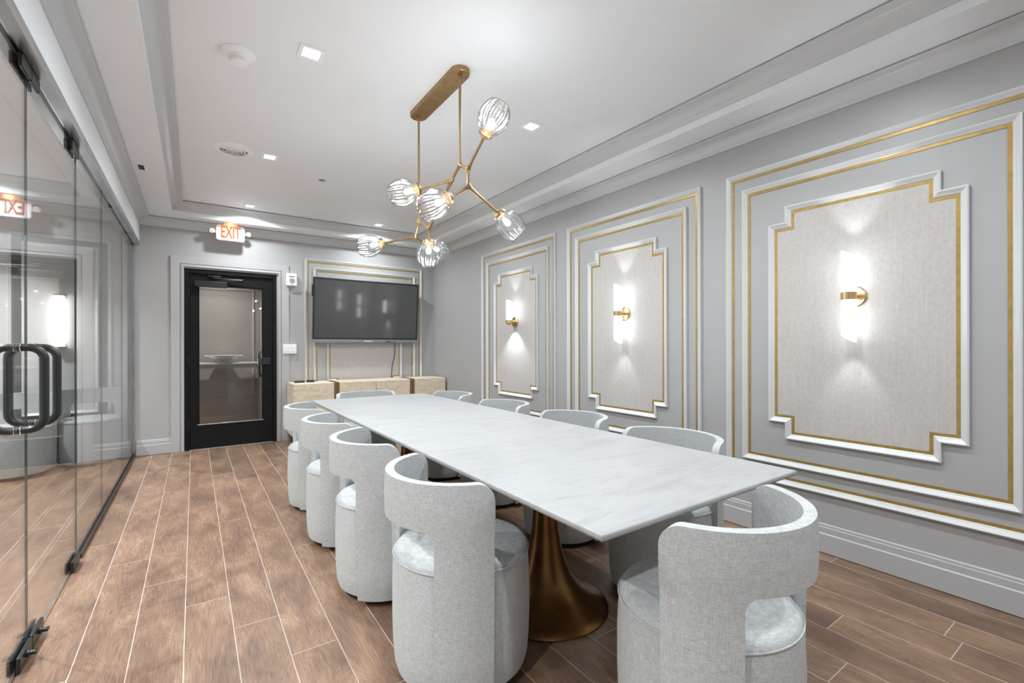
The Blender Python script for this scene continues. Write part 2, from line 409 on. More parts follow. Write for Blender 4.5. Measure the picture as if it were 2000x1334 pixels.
# baseboards: tall flat with a stepped cap
BASE = [(0, 0.004), (.016, .004), (.016, .112), (.011, .118), (.011, .150), (.008, .156), (.008, .166), (0, .172)]
def base_run(name, p0, p1, nrm, label):
    m = MB(); d0, d1 = Vector(p0), Vector(p1); n = Vector(nrm); rings = []
    for e in (d0, d1): rings.append([m.bm.verts.new((e.x + n.x * o, e.y + n.y * o, z)) for o, z in BASE])
    a, b = rings
    for i in range(len(a)): m.bm.faces.new([a[i], a[(i + 1) % len(a)], b[(i + 1) % len(a)], b[i]])
    m.bm.faces.new(a); m.bm.faces.new(list(reversed(b)))
    return struct(m.build(name, 'casing_paint'), label, 'baseboard')
base_run('baseboard_right', (XR, YB, 0), (XR, YF, 0), (-1, 0, 0), 'light grey stepped baseboard along the panelled wall')
base_run('baseboard_far', (XBH - .03, YF, 0), (-.218, YF, 0), (0, -1, 0), 'short light grey baseboard between glass wall and black door')
base_run('baseboard_far_end', (1.014, YF, 0), (XR - .017, YF, 0), (0, -1, 0), 'light grey baseboard behind the sideboard')

# ------------------------------------------------------------------ ceiling: tray, soffit, crown moldings
ce = MB().box(XBH, XR, YB, YF, ZCEIL, ZCEIL + .1).build('ceiling', 'ceiling_paint'); struct(ce, 'white tray ceiling of the meeting room', 'ceiling')
TRAY = rect(-.197, 2.76, -.92, 6.30)
room = rect(XBH, XR, YB, YF)
m = MB()
rings = [[m.bm.verts.new((x, y, ZSOF)) for x, y in room], [m.bm.verts.new((x, y, ZSOF)) for x, y in TRAY],
         [m.bm.verts.new((x, y, ZFAS)) for x, y in TRAY], [m.bm.verts.new((x, y, ZFAS)) for x, y in room]]
m.loft(rings); m.build('soffit', 'ceiling_paint', ce)
fp = lambda u, v, h: (u, v, h)
cv = [(0, ZFAS - .002), (.004, ZFAS - .002), (.004, ZFAS + .006)]
for i in range(9):
    t = i / 8 * PI / 2; cv.append((.008 + .075 * (1 - math.cos(t)), ZFAS + .012 + .070 * math.sin(t)))
cv += [(.092, ZCEIL - .013), (.097, ZCEIL - .013), (.097, ZCEIL - .007), (.03, ZCEIL - .007), (.03, ZCEIL + .004), (0, ZCEIL + .004)]
m = MB().frame(TRAY, [(o - .001, z) for o, z in cv], fp).build('tray_molding', 'crown_paint', ce, 30)
cr = [(0, ZC0), (.010, ZC0), (.012, ZC0 + .008)]
for i in range(9):
    t = i / 8 * PI / 2; cr.append((.012 + .062 * (1 - math.cos(t)), ZC0 + .012 + .068 * math.sin(t)))
cr += [(.082, ZSOF - .012), (.087, ZSOF - .012), (.087, ZSOF - .006), (.03, ZSOF - .006), (.03, ZSOF + .003), (0, ZSOF + .003)]
t1 = MB().frame(room, [(o, z) for o, z in cr], fp).build('trim_1', 'crown_paint', None, 30); struct(t1, 'light grey crown molding between walls and ceiling soffit', 'crown molding')
boxo('bulkhead', 'ceiling_paint', ce, XBH - .13, XBH, YB, YF, 2.39, ZCEIL + .1)

# ------------------------------------------------------------------ glass partition on the left
wl = struct(empty('wall_left', (XG, 0, 0)), 'frameless glass partition with steel header and floor channel', 'glass wall')
m = MB(); g = .011
m.box(-.046, -g, YB, YF - .001, 2.345, 2.39).box(g, .052, YB, YF - .001, 2.345, 2.39).box(-g, g, YB, YF - .001, 2.362, 2.39)
m.build('header_channel', 'steel', wl)
for y in (4.90, 5.95): boxo('joint_line', 'dark_slot', wl, -.0465, .0525, y, y + .003, 2.3445, 2.38)
m = MB().box(-.017, -.008, 3.60, YF - .02, 0, .028).box(.008, .017, 3.60, YF - .02, 0, .028).box(-.008, .008, 3.60, YF - .02, 0, .008)
m.build('floor_channel', 'dark_channel', wl)
def pane(name, parent, y0, y1, z0, z1, x=0.0):
    t = .0035; m = MB()
    b = m.bm
    m.box(x - t, x + t, y0, y1, z0, z1); b.faces.ensure_lookup_table()
    o = m.build(name, ['clear_glass', 'glass_edge'], parent)
    for p in o.data.polygons:
        if abs(p.normal.x) < .5: p.material_index = 1
    return o
for y0, y1 in ((3.552, 4.438), (4.442, 5.588), (5.592, YF - .022)): pane('glass_pane', wl, y0, y1, .009, 2.361)
for y0, y1 in ((YB, .22), (.224, 1.672)): pane('glass_pane', wl, y0, y1, .009, 2.361)
boxo('wall_jamb', 'steel', wl, -.014, .014, YF - .02, YF - .001, .03, 2.34)
def glass_door(name, y_hinge, y_meet, label):
    s = 1 if y_meet > y_hinge else -1
    o = struct(empty(name, (XG, y_hinge, 0)), label, 'glass door')
    ym = (y_meet - y_hinge)
    a, b = sorted((.004 * s, ym - .002 * s)); pane('glass_leaf', o, a, b, .012, 2.335)
    # pivots at the hinge side, lock patch at the meeting side
    for nm, y0, y1, z0, z1 in (('pivot_fitting', .006, .17, .006, .062), ('top_pivot_fitting', .006, .17, 2.283, 2.342), ('lock_fitting', abs(ym) - .16, abs(ym) - .004, .006, .064), ('top_lock_fitting', abs(ym) - .12, abs(ym) - .004, 2.292, 2.342)):
        m = MB()
        for sx in (-1, 1):
            xs = sorted((sx * .0062, sx * .019)); ys = sorted((y0 * s, y1 * s)); m.box(xs[0], xs[1], ys[0], ys[1], z0, z1, .0025)
        f = m.build(nm, 'black_metal', o)
        if nm == 'lock_fitting':
            yk = (abs(ym) - .085) * s
            k = MB().lathe([(0, 0), (.013, 0), (.013, .008), (.009, .010), (.009, .024), (0, .024)], 16, Matrix.Translation((.019, yk, .040)) @ Matrix.Rotation(PI / 2, 4, 'Y'))
            k.box(.043, .049, yk - .016, yk + .016, .035, .045, .002); k.build('thumb_turn', 'black_metal', f, 40)
    # back to back loop pull
    yh = ym - .10 * s; pts = []
    hw, z0, z1, r = .072, .905, 1.222, .045
    for cx, cz, a0 in ((hw - r, z1 - r, 0), (-hw + r, z1 - r, PI / 2), (-hw + r, z0 + r, PI), (hw - r, z0 + r, 1.5 * PI)):
        for i in range(9):
            t = a0 + i / 8 * PI / 2; pts.append((cx + r * math.cos(t), yh, cz + r * math.sin(t)))
    h = MB().tube(pts, .0145, 14, closed=True).build('pull_handle', 'black_metal', o, 60)
    m = MB()
    for z in (z0, z1):
        for sx in (-1, 1): m.lathe([(.0152, 0), (.0175, .0005), (.0175, .004), (.0152, .0045)], 20, Matrix.Translation((sx * .0085 - .002, yh, z)) @ Matrix.Rotation(PI / 2, 4, 'Y'))
    m.build('handle_collar', 'chrome', h, 40)
    return o
glass_door('door_2', 1.676, 2.611, 'nearer frameless glass door leaf with black loop pull')
glass_door('door_3', 3.548, 2.613, 'farther frameless glass door leaf with black loop pull, nearer the end wall')

# ------------------------------------------------------------------ the hall beyond the glass
h1 = MB().box(XHL, -.556, YHF, YHF + .12, 0, 3.0).box(-.60, -.556, YF, YHF, 0, 2.39).box(-.60, -.556, YF, YHF, 2.39, 2.9).build('wall_hall_far', 'hall_wall')
struct(h1, 'pale wall of the hall seen through the glass partition', 'wall')
h2 = MB().box(XHL - .12, XHL, YB, YHF, 0, 3.0).build('wall_hall_side', 'hall_wall'); struct(h2, 'pale side wall of the hall beyond the glass', 'wall')
h3 = MB().box(XHL, XBH - .131, YB, YHF, 2.75, 2.85).build('ceiling_hall', 'ceiling_paint'); struct(h3, 'white ceiling of the hall beyond the glass', 'ceiling')
fh = lambda u, v, h: (u, YHF - h, v)
hc = -1.19
hp_ = MB().box(hc - .40, hc + .40, YHF - .004, YHF + .004, .38, 2.42).build('hall_panel_field', 'hall_panel', h1)
molding(h1, rect(hc - .415, hc + .415, .36, 2.435), fh, False, mat='white_lacquer')
boxo('hall_panel_centre', 'hall_wall', h1, hc - .28, hc + .28, YHF - .008, YHF, .50, 2.31)
molding(h1, rect(hc - .305, hc + .305, .48, 2.335), lambda u, v, h: (u, YHF - .004 - h, v), False, mat='white_lacquer')
base = MB().box(XHL, -.602, YHF - .015, YHF, .004, .16).build('hall_baseboard', 'crown_paint', h1)
hs = tag(empty('hall_sconce', (hc, YHF - .008, 1.5)), 'bright white upright wall light seen through the glass doors', 'wall light')
boxo('backplate', 'white_lacquer', hs, -.032, .032, -.014, 0, -.30, .30, bev=.004)
prof = [(0, -.272), (.025, -.272), (.045, -.235), (.045, .235), (.025, .272), (0, .272)]
MB().lathe(prof, 12, Matrix.Translation((0, -.062, 0))).build('glass_tube', 'hall_tube', hs, 30)
for z in (-.292, .276): boxo('end_bracket', 'brass', hs, -.046, .046, -.105, -.012, z, z + .012, bev=.003)

# ------------------------------------------------------------------ corridor beyond the door
c1 = MB().box(-1.6, 2.6, YCOR, YCOR + .1, 0, 3.0).box(-1.7, -1.6, YF + .75, YCOR, 0, 3).box(2.6, 2.7, YF + .15, YCOR, 0, 3).build('wall_corridor', 'corridor_wall')
struct(c1, 'taupe papered corridor wall seen through the black door', 'wall')
c2 = MB().box(-1.6, 2.6, YHF + .12, YCOR, 2.7, 2.8).build('ceiling_corridor', 'ceiling_paint'); struct(c2, 'white corridor ceiling beyond the black door', 'ceiling')
fc = lambda u, v, h: (u, YCOR - h, v)
molding(c1, rect(-1.2, .78, .47, 2.1), fc, False, mat='corridor_trim'); molding(c1, rect(-1.32, .90, .36, 2.22), fc, False, mat='corridor_trim')
boxo('corridor_baseboard', 'corridor_trim', c1, -1.6, 2.6, YCOR - .016, YCOR, .004, .17)
ct = tag(empty('console_table', (.25, YCOR - .25, 0)), 'pale narrow console table in the corridor behind the glass door', 'table')
boxo('table_top', 'white_lacquer', ct, -.75, .62, -.16, .16, .955, .98, bev=.004)
for x in (-.72, .57):
    for y in (-.13, .12): boxo('leg', 'corridor_trim', ct, x, x + .022, y, y + .022, .002, .955)
boxo('rail', 'corridor_trim', ct, -.70, .57, -.125, -.108, .90, .955)
bw = tag(empty('footed_bowl', (.365, YCOR - .25, .981)), 'white footed bowl on the console table beyond the door', 'bowl')
MB().lathe([(0, 0), (.13, 0), (.12, .02), (.105, .045), (.15, .058), (.19, .085), (.20, .105), (.19, .106), (.14, .075), (0, .06)], 36).build('bowl_body', 'white_lacquer', bw, 40)
for s in (-1, 1): MB().box(s * .215 - .025, s * .215 + .025, -.03, .03, .088, .106, .005).build('bowl_handle', 'white_lacquer', bw)

# ------------------------------------------------------------------ black door
d1 = struct(empty('door_1', (0, YF, 0)), 'black door with large glass pane in the end wall', 'door')
m = MB().box(-.0938, -.053, .0, .13, 0, 2.1338).box(.832, .8738, .0, .13, 0, 2.1338).box(-.053, .832, .0, .13, 2.085, 2.1338)
m.box(-.053, -.043, .075, .13, 0, 2.085).box(.822, .832, .075, .13, 0, 2.085)
m.build('door_frame', 'black_door', d1)
lf = MB().box(-.050, .046, .028, .073, .008, 2.082).box(.717, .829, .028, .073, .008, 2.082).box(.046, .717, .028, .073, 1.950, 2.082).box(.046, .717, .028, .073, .008, .288)
leaf = lf.build('door_leaf', 'black_door', d1)
m = MB(); rings = m.sweep(rect(.046, .717, .288, 1.950), [(-.004, .028), (-.004, .022), (0, .022), (.008, .036), (.008, .045), (0, .045)], lambda u, v, h: (u, h, v)); m.loft(rings)
m.build('glazing_bead', 'black_door', leaf)
boxo('sill_strip', 'chrome', leaf, .034, .729, .0195, .034, .284, .297, bev=.002)
boxo('glass_pane', 'door_glass', leaf, .050, .713, .046, .052, .292, 1.946)
cl = boxo('door_closer', 'black_metal', leaf, .005, .335, -.032, .027, 1.925, 1.995, bev=.006)
MB().tube([(.19, -.004, 2.035), (.50, -.022, 2.030)], .009, 8).tube([(.19, -.004, 2.035), (.20, -.004, 2.075)], .008, 8).box(.14, .27, -.012, .027, 2.046, 2.068, .003).sphere((.50, -.022, 2.03), .016, 10).tube([(.50, -.022, 2.03), (.17, -.004, 1.995)], .007, 8).build('closer_arm', 'black_metal', cl, 40)
hd = boxo('lock_case', 'black_metal', leaf, .695, .800, .002, .03, .985, 1.075, bev=.006)
MB().tube([(.690, .012, 1.155), (.674, -.035, 1.125), (.672, -.045, 1.03), (.672, -.045, .93), (.674, -.035, .87), (.692, .012, .845)], .013, 10).build('pull_handle', 'black_metal', hd, 60)
m = MB()
for i in range(5): m.sphere((.655, -.047, .985 + i * .018), .005, 8)
m.build('keypad_light', 'white_plastic', hd)
for z in (.25, 1.0, 1.8):
    MB().lathe([(0, 0), (.008, 0), (.008, .11), (0, .11)], 12, Matrix.Translation((-.048, .016, z))).build('hinge', 'black_metal', leaf, 40)
CAS = [(0, 0), (0, .020), (.084, .020), (.087, .012), (.092, .012), (.095, .024), (.118, .028), (.1235, .024), (.1235, 0)]
m = MB(); pts = [(-.218, 0), (-.218, 2.271), (1.014, 2.271), (1.014, 0)]
def casing_pt(i, o, h):
    x = pts[i][0] + (o if i < 2 else -o); z = pts[i][1] - (o if i in (1, 2) else 0)
    return (x * 1.0, YF - h, max(z, .002))
rows = []
for i in range(4):
    k = 1.0 if i < 2 else 1.0
    rows.append([m.bm.verts.new(casing_pt(i, o * (1 if i < 2 else 1.0), h)) for o, h in CAS])
for a, b in zip(rows, rows[1:]):
    for q in range(len(CAS)): m.bm.faces.new([a[q], a[(q + 1) % len(CAS)], b[(q + 1) % len(CAS)], b[q]])
m.bm.faces.new(rows[0]); m.bm.faces.new(list(reversed(rows[-1])))
t2 = m.build('trim_2', 'casing_paint'); struct(t2, 'light grey casing around the black door', 'door casing')

# ------------------------------------------------------------------ wall devices by the door
al = tag(empty('fire_alarm', (1.043, YF - .021, 2.081)), 'white fire alarm box above the light switches beside the door', 'fire alarm')
boxo('housing', 'white_plastic', al, -.062, .062, -.045, .0205, -.082, .082, bev=.014, seg=3)
boxo('strobe_lens', 'chrome', al, -.03, .03, -.056, -.044, -.035, .015, bev=.006)
boxo('speaker_slot', 'tv_bezel', al, -.032, .032, -.0465, -.044, .030, .046)
boxo('indicator', 'dark_slot', al, -.006, .006, -.0465, -.044, -.068, -.060)
sw = tag(empty('light_switch', (1.022, YF - .021, 1.184)), 'white three-switch plate between the door and sideboard', 'light switch')
boxo('switch_plate', 'white_plastic', sw, -.080, .080, -.010, .0205, -.062, .062, bev=.004)
for x in (-.046, 0, .046): boxo('rocker', 'white_plastic', sw, x - .0165, x + .0165, -.016, -.009, -.036, .036, bev=.003)

# ------------------------------------------------------------------ exit sign
ex = tag(empty('exit_sign', (.362, 6.43, 2.679)), 'white illuminated EXIT sign with two lamp heads above the door', 'exit sign')
m = MB(); hw, z0, z1, r = .145, -.198, -.020, .028; ol = []
for cx, cz, a0 in ((hw - r, z1 - r, 0), (-hw + r, z1 - r, PI / 2), (-hw + r, z0 + r, PI), (hw - r, z0 + r, 1.5 * PI)):
    for i in range(7): t = a0 + i / 6 * PI / 2; ol.append((cx + r * math.cos(t), cz + r * math.sin(t)))
rr = [[m.bm.verts.new((x, y, z)) for x, z in ol] for y in (-.022, .026)]
m.loft(rr, False); m.bm.faces.new(rr[0]); m.bm.faces.new(rr[1])
hs_ = m.build('sign_housing', 'exit_face', ex, 30)
boxo('ceiling_mount', 'white_plastic', ex, -.072, .072, -.025, .025, -.021, 0, bev=.003)
def text_mesh(txt, size, name, mat, parent, loc, rot, sx=1.0, depth=.002):
    cu = bpy.data.curves.new('t', 'FONT'); cu.body = txt; cu.size = size; cu.align_x = 'CENTER'; cu.align_y = 'CENTER'; cu.extrude = depth; cu.resolution_u = 3; cu.offset = size * .012
    to = bpy.data.objects.new('t', cu); COL.objects.link(to); dg = bpy.context.evaluated_depsgraph_get()
    me = bpy.data.meshes.new_from_object(to.evaluated_get(dg)); bpy.data.objects.remove(to); bpy.data.curves.remove(cu)
    me.materials.clear(); me.materials.append(MATS[mat]); me.name = name
    o = bpy.data.objects.new(name, me); COL.objects.link(o); o.parent = parent; o.location = loc; o.rotation_euler = rot; o.scale = (sx, 1, 1); return o
text_mesh('EXIT', .198, 'letters', 'exit_amber', hs_, (0, -.024, -.109), (PI / 2, 0, 0), .50)
for s in (-1, 1):
    hdl = MB().lathe([(0, -.03), (.020, -.03), (.028, .0), (.028, .012), (.024, .016), (0, .016)], 20, Matrix.Translation((s * .183, -.012, -.10)) @ Matrix.Rotation(PI / 2 + .3, 4, 'X') @ Matrix.Rotation(.3 * s, 4, 'Y')).build('lamp_head', 'white_plastic', ex, 40)
    MB().tube([(s * .140, 0, -.115), (s * .172, -.004, -.105)], .010, 8).build('lamp_neck', 'white_plastic', hdl)
lamp('exit_glow', 'POINT', ex, (0, -.045, -.01), .12, (1, .25, .08), shadow_soft_size=.03)

# ------------------------------------------------------------------ television and cable
th = math.atan2(.11, .856); tvz = .864 / 2
tv = tag(empty('television', (2.0165, 6.445, 1.698)), 'large black wall-mounted television above the sideboard', 'television'); tv.rotation_euler = (math.radians(4.6), 0, 0)
hw, hh = .7335, .432
boxo('tv_case', 'black_plastic', tv, -hw + .01, hw - .01, .012, .042, -hh + .01, hh - .01, bev=.006)
m = MB().frame(rect(-hw, hw, -hh + .045, hh), [(0, .012), (0, -.010), (.004, -.013), (.020, -.013), (.022, -.008), (.022, .012)], lambda u, v, h: (u, h, v)); m.build('bezel', 'black_plastic', tv)
cb = boxo('control_bar', 'tv_bezel', tv, -hw, hw, -.018, .014, -hh, -hh + .044, bev=.004)
boxo('pen_tray', 'chrome', cb, -.285, -.125, -.021, -.017, -hh + .012, -hh + .020, bev=.001)
m = MB()
for i, (a, b_) in enumerate(((0, .020), (.026, .018), (.048, .010), (.062, .020), (.086, .016), (.106, .010))): m.box(-.055 + a, -.055 + a + b_, -.0195, -.0178, -hh + .015, -hh + (.030 if i in (0, 2) else .026))
m.build('logo_mark', 'white_plastic', cb)
for x, mt in ((.23, 'chrome'), (.345, 'white_plastic')): boxo('port', mt, cb, x - .008, x + .008, -.0205, -.0178, -hh + .014, -hh + .022)
boxo('port_row', 'black_plastic', cb, .25, .39, -.0195, -.0178, -hh + .010, -hh + .020)
boxo('screen', 'screen', tv, -hw + .018, hw - .018, -.009, .012, -hh + .060, hh - .020)
boxo('camera_sensor', 'glass_edge', tv, -.03, .03, -.0155, -.012, hh - .014, hh - .006)
boxo('side_receiver', 'black_plastic', tv, -hw - .012, -hw, -.004, .02, .18, .33, bev=.003)
boxo('wall_bracket', 'black_metal', tv, -.3, .3, .042, .070, -.20, .18)
cp = [(2.422, 6.50, 1.29), (2.43, 6.535, 1.22), (2.437, 6.55, 1.13), (2.425, 6.552, 1.04), (2.405, 6.553, .97), (2.392, 6.553, .90), (2.385, 6.553, .80), (2.386, 6.554, .70)]
tag(MB().tube(cp, .0045, 8).build('power_cable', 'black_plastic', None, 60), 'dark cable hanging from the television to the sideboard', 'cable')

# ------------------------------------------------------------------ sideboard
sb = tag(empty('sideboard', (2.0115, 6.30, 0)), 'long cream textured sideboard with two brass bands below the television', 'sideboard')
X0 = 2.0115; yb, yf_, z0, z1 = .235, -.21, .105, .757
def S(x): return x - X0
boxo('plinth', 'black_metal', sb, S(1.03), S(2.99), -.16, .21, .001, z0)
for a, b_ in ((.992, 1.467), (1.532, 2.485), (2.551, 3.03)):
    bd = boxo('cabinet_body', 'raffia', sb, S(a), S(b_), yf_ + .018, yb, z0, z1, bev=.003)
for a, b_ in ((.992, 1.467), (1.532, 2.0065), (2.0105, 2.485), (2.551, 3.03)):
    boxo('cabinet_door', 'raffia', sb, S(a) + .001, S(b_) - .001, yf_, yf_ + .0175, z0 + .001, z1 - .004, bev=.002)
for a, b_ in ((1.467, 1.532), (2.485, 2.551)):
    m = MB().box(S(a) + .002, S(a) + .026, yf_ - .004, yb, z0, z1 + .002, .002).box(S(b_) - .026, S(b_) - .002, yf_ - .004, yb, z0, z1 + .002, .002).box(S(a) + .024, S(b_) - .024, yf_ + .008, yb, z0, z1 - .004)
    m.build('brass_band', 'brass', sb)
rm = tag(empty('remote_control', (1.14, 6.33, z1 + .001), .05), 'small flat black device lying on the left end of the sideboard', 'remote control')
boxo('remote_body', 'black_plastic', rm, -.10, .02, -.03, .03, 0, .020, bev=.006)
boxo('remote_keys', 'dark_slot', rm, -.085, .0, -.022, .022, .019, .023, bev=.001)
r2 = tag(empty('cable_box', (1.235, 6.34, z1 + .001), -.2), 'little black box beside the remote on the sideboard', 'box')
boxo('box_body', 'black_plastic', r2, -.05, .045, -.035, .035, 0, .026, bev=.008)
MB().tube([(.0, .03, .012), (.02, .07, .006), (.06, .10, .005), (.09, .13, .005)], .004, 6).build('box_lead', 'black_plastic', r2, 60)

# ------------------------------------------------------------------ ceiling fixtures
def downlight():
    o = empty('recessed_light', (0, 0, ZCEIL))
    MB().frame(rect(-.064, .064, -.064, .064), [(0, .002), (0, -.005), (.020, -.006), (.026, -.003), (.026, .002)], fp).build('light_trim', 'white_plastic', o)
    boxo('diffuser', 'lamp_white', o, -.039, .039, -.039, .039, -.003, .002)
    l = lamp('lamp', 'AREA', o, (0, 0, -.008), LIGHT_DOWN, (.91, .96, 1), shape='SQUARE', size=.078); l.data.spread = math.radians(155)
    return o
DL = [(.53, 2.689, 'recessed square ceiling light beside the smoke detector'), (2.03, 2.676, 'recessed square ceiling light right of the chandelier canopy'),
      (.53, 4.367, 'recessed square ceiling light beside the round air vent'), (2.03, 4.36, 'recessed square ceiling light half hidden behind the chandelier globes'),
      (.529, 6.031, 'recessed square ceiling light above the exit sign and black door'), (2.02, 6.014, 'recessed square ceiling light in front of the television wall'),
      (.53, 1.01, 'recessed square ceiling light overhead on the glass side'), (2.03, 1.0, 'recessed square ceiling light overhead on the panelled side'),
      (.53, -.65, 'recessed square ceiling light behind the viewer on the glass side'), (2.03, -.65, 'recessed square ceiling light behind the viewer on the panelled side')]
p0 = downlight()
for i, (x, y, lab) in enumerate(DL):
    o = p0 if i == 0 else copy_tree(p0); o.location = (x, y, ZCEIL - .0005)
    tag(o, lab, 'ceiling light', 'recessed square ceiling lights')
for x, y, z, lab in ((-1.9, 5.9, 2.75, 'added unseen square fill light in the hall ceiling near the hall chairs'), (-1.4, 3.7, 2.75, 'added unseen square fill light in the hall ceiling beyond the farther glass door'), (-1.4, 2.0, 2.75, 'added unseen square fill light in the hall ceiling outside the glass doors'), (-1.4, .3, 2.75, 'added unseen square fill light in the hall ceiling beside the viewer'), (.3, 7.55, 2.70, 'added unseen square fill light in the corridor ceiling behind the black door')):  # out-of-view lights, added to brighten the hall, corridor, chairs and walls
    o = copy_tree(p0); o.location = (x, y, z - .0005)
    for c in o.children:
        if c.type == 'LIGHT': c.data = c.data.copy(); c.data.energy = LIGHT_FILL if x < 0 else LIGHT_FILL * .42; c.data.spread = math.radians(115)
    tag(o, lab, 'ceiling light', 'added square fill lights outside the room')
sd = tag(empty('smoke_detector', (.203, 2.919, ZCEIL)), 'white round smoke detector on the ceiling', 'smoke detector')
MB().lathe([(.085, 0), (.085, -.006), (.078, -.010), (.052, -.022), (.048, -.034), (.040, -.036), (0, -.036)], 40).build('base_plate', 'white_plastic', sd, 35)
MB().lathe([(.036, -.034), (.042, -.044), (.042, -.056), (.038, -.060), (0, -.060)], 32).build('sensor_cap', 'white_plastic', sd, 35)
av = tag(empty('air_vent', (.272, 4.385, ZCEIL)), 'round white ceiling air vent with ring grille', 'air vent')
MB().lathe([(.155, .001), (.155, -.004), (.148, -.008), (.112, -.016), (.100, -.014), (.098, .0)], 48).build('vent_flange', 'white_plastic', av, 40)
MB().lathe([(.099, -.001), (0, -.001)], 40).build('vent_throat', 'dark_slot', av)
for r in (.075, .052, .030): MB().lathe([(r, -.014), (r + .004, -.014), (r + .010, -.003), (r + .006, -.003), (r, -.014)], 40).build('vent_ring', 'white_plastic', av, 40)
for i in range(8):
    a = i * PI / 4 + .2; MB().box(.0, .101, -.0022, .0022, -.013, -.002, M=Matrix.Rotation(a, 4, 'Z')).build('vent_spoke', 'white_plastic', av)
tag(MB().lathe([(.030, .001), (.030, -.003), (.026, -.006), (0, -.006)], 28).build('sprinkler_cover', 'tv_bezel', None, 40, (1.023, 4.704, ZCEIL)), 'small grey round sprinkler cover in the ceiling', 'sprinkler cover')
sk = tag(empty('ceiling_sensor', (-.349, 4.774, ZSOF)), 'small dark slotted sensor in the soffit above the glass wall', 'sensor')
boxo('sensor_plate', 'white_plastic', sk, -.028, .028, -.075, .075, -.003, .001, bev=.001); boxo('sensor_slot', 'dark_slot', sk, -.019, .019, -.058, .058, -.0045, -.0025)

# ------------------------------------------------------------------ wall sconces
def sconce(yc, lab, lower=True):
    o = tag(empty('wall_sconce', (XR - .002, yc, 1.496)), lab, 'wall light', 'brass tube sconces on the panelled wall')
    RY = Matrix.Rotation(-PI / 2, 4, 'Y')
    MB().lathe([(0, 0), (.058, 0), (.058, .010), (.053, .015), (0, .016)], 36, RY).build('backplate', 'brass_light', o, 35)
    MB().lathe([(.019, .014), (.019, .056), (0, .056)], 20, RY).build('arm', 'brass_light', o, 35)
    T = Matrix.Translation((-.088, 0, 0))
    m = MB().lathe([(.0365, -.021), (.038, -.019), (.038, .019), (.0365, .021), (.033, .021), (.033, -.021), (.0365, -.021)], 32, T); m.build('band', 'brass_light', o, 35)
    if not lower: MB().lathe([(0, -.036), (.022, -.034), (.030, -.022), (.032, -.012)], 24, T).build('lamp_holder', 'brass_light', o, 35)
    for sgn in ((1, -1) if lower else (1,)):
        m = MB(); rings = []; seg = 28
        for r_, zz in ((.0345, 0), (.0345, 1), (.031, 1), (.031, 0)):
            ring = []
            for k in range(seg):
                t = 2 * PI * k / seg; x, y = r_ * math.cos(t), r_ * math.sin(t)
                z = sgn * .015 if zz == 0 else sgn * .235 + y * .60
                ring.append(m.bm.verts.new((x - .088, y, z)))
            rings.append(ring)
        m.loft(rings); m.build('glass_tube', 'tube_white', o, 40)
        l = lamp('fan_light', 'SPOT', o, (-.088, 0, sgn * .20), LIGHT_FAN, (.98, .985, 1), spot_size=math.radians(64), spot_blend=.55, shadow_soft_size=.015)
        if sgn > 0: l.rotation_euler = (PI, 0, 0)
    if not lower: lamp('fan_light', 'SPOT', o, (-.088, 0, -.05), LIGHT_FAN * 3, (.98, .985, 1), spot_size=math.radians(100), spot_blend=.6, shadow_soft_size=.02)
    return o
sconce(1.024, 'brass wall sconce with glowing tube on the nearest wall panel')
sconce(2.700, 'brass wall sconce with glowing tube on the middle wall panel')
sconce(4.345, 'brass wall sconce lacking its lower tube on the panel nearest the television', False)

# ------------------------------------------------------------------ conference table
TX, TY = 1.3605, 2.546; TXA, TXB, TYA, TYB = .8388, 1.8822, .8166, 4.2748
tb = tag(empty('conference_table', (TX, TY, 0)), 'long white marble conference table on two bronze trumpet pedestals', 'table')
for a, b_ in ((TYA, TY - .0006), (TY + .0006, TYB)):
    m = MB(); zz = .75; bv = .010
    pr = [(bv * .9, zz - .022), (0, zz - .013), (0, zz - .006), (.0015, zz - .002), (.005, zz)]
    rings = m.sweep(rect(TXA - TX, TXB - TX, a - TY, b_ - TY), pr, fp)
    # keep the butt joint between the slabs square
    for ring, (o_, z_) in zip(rings, pr):
        for v in ring:
            if abs(v.co.y) < .02: v.co.y = .0006 if b_ > TY + .5 else -.0006
    m.loft(rings, False); m.bm.faces.new(rings[0]); m.bm.faces.new(rings[-1]); m.build('marble_slab', 'marble', tb)
PED = [(0, .002), (.289, .002), (.293, .008), (.289, .016), (.262, .030), (.222, .050), (.182, .078), (.147, .112), (.118, .155), (.095, .21), (.077, .28), (.063, .36), (.056, .45), (.056, .53), (.068, .61), (.090, .67), (.135, .705), (.20, .722), (.20, .728), (0, .728)]
for yy in (1.705, 3.39): MB().lathe(PED, 64, Matrix.Translation((.0115, yy - TY, 0))).build('pedestal', 'bronze', tb, 50)

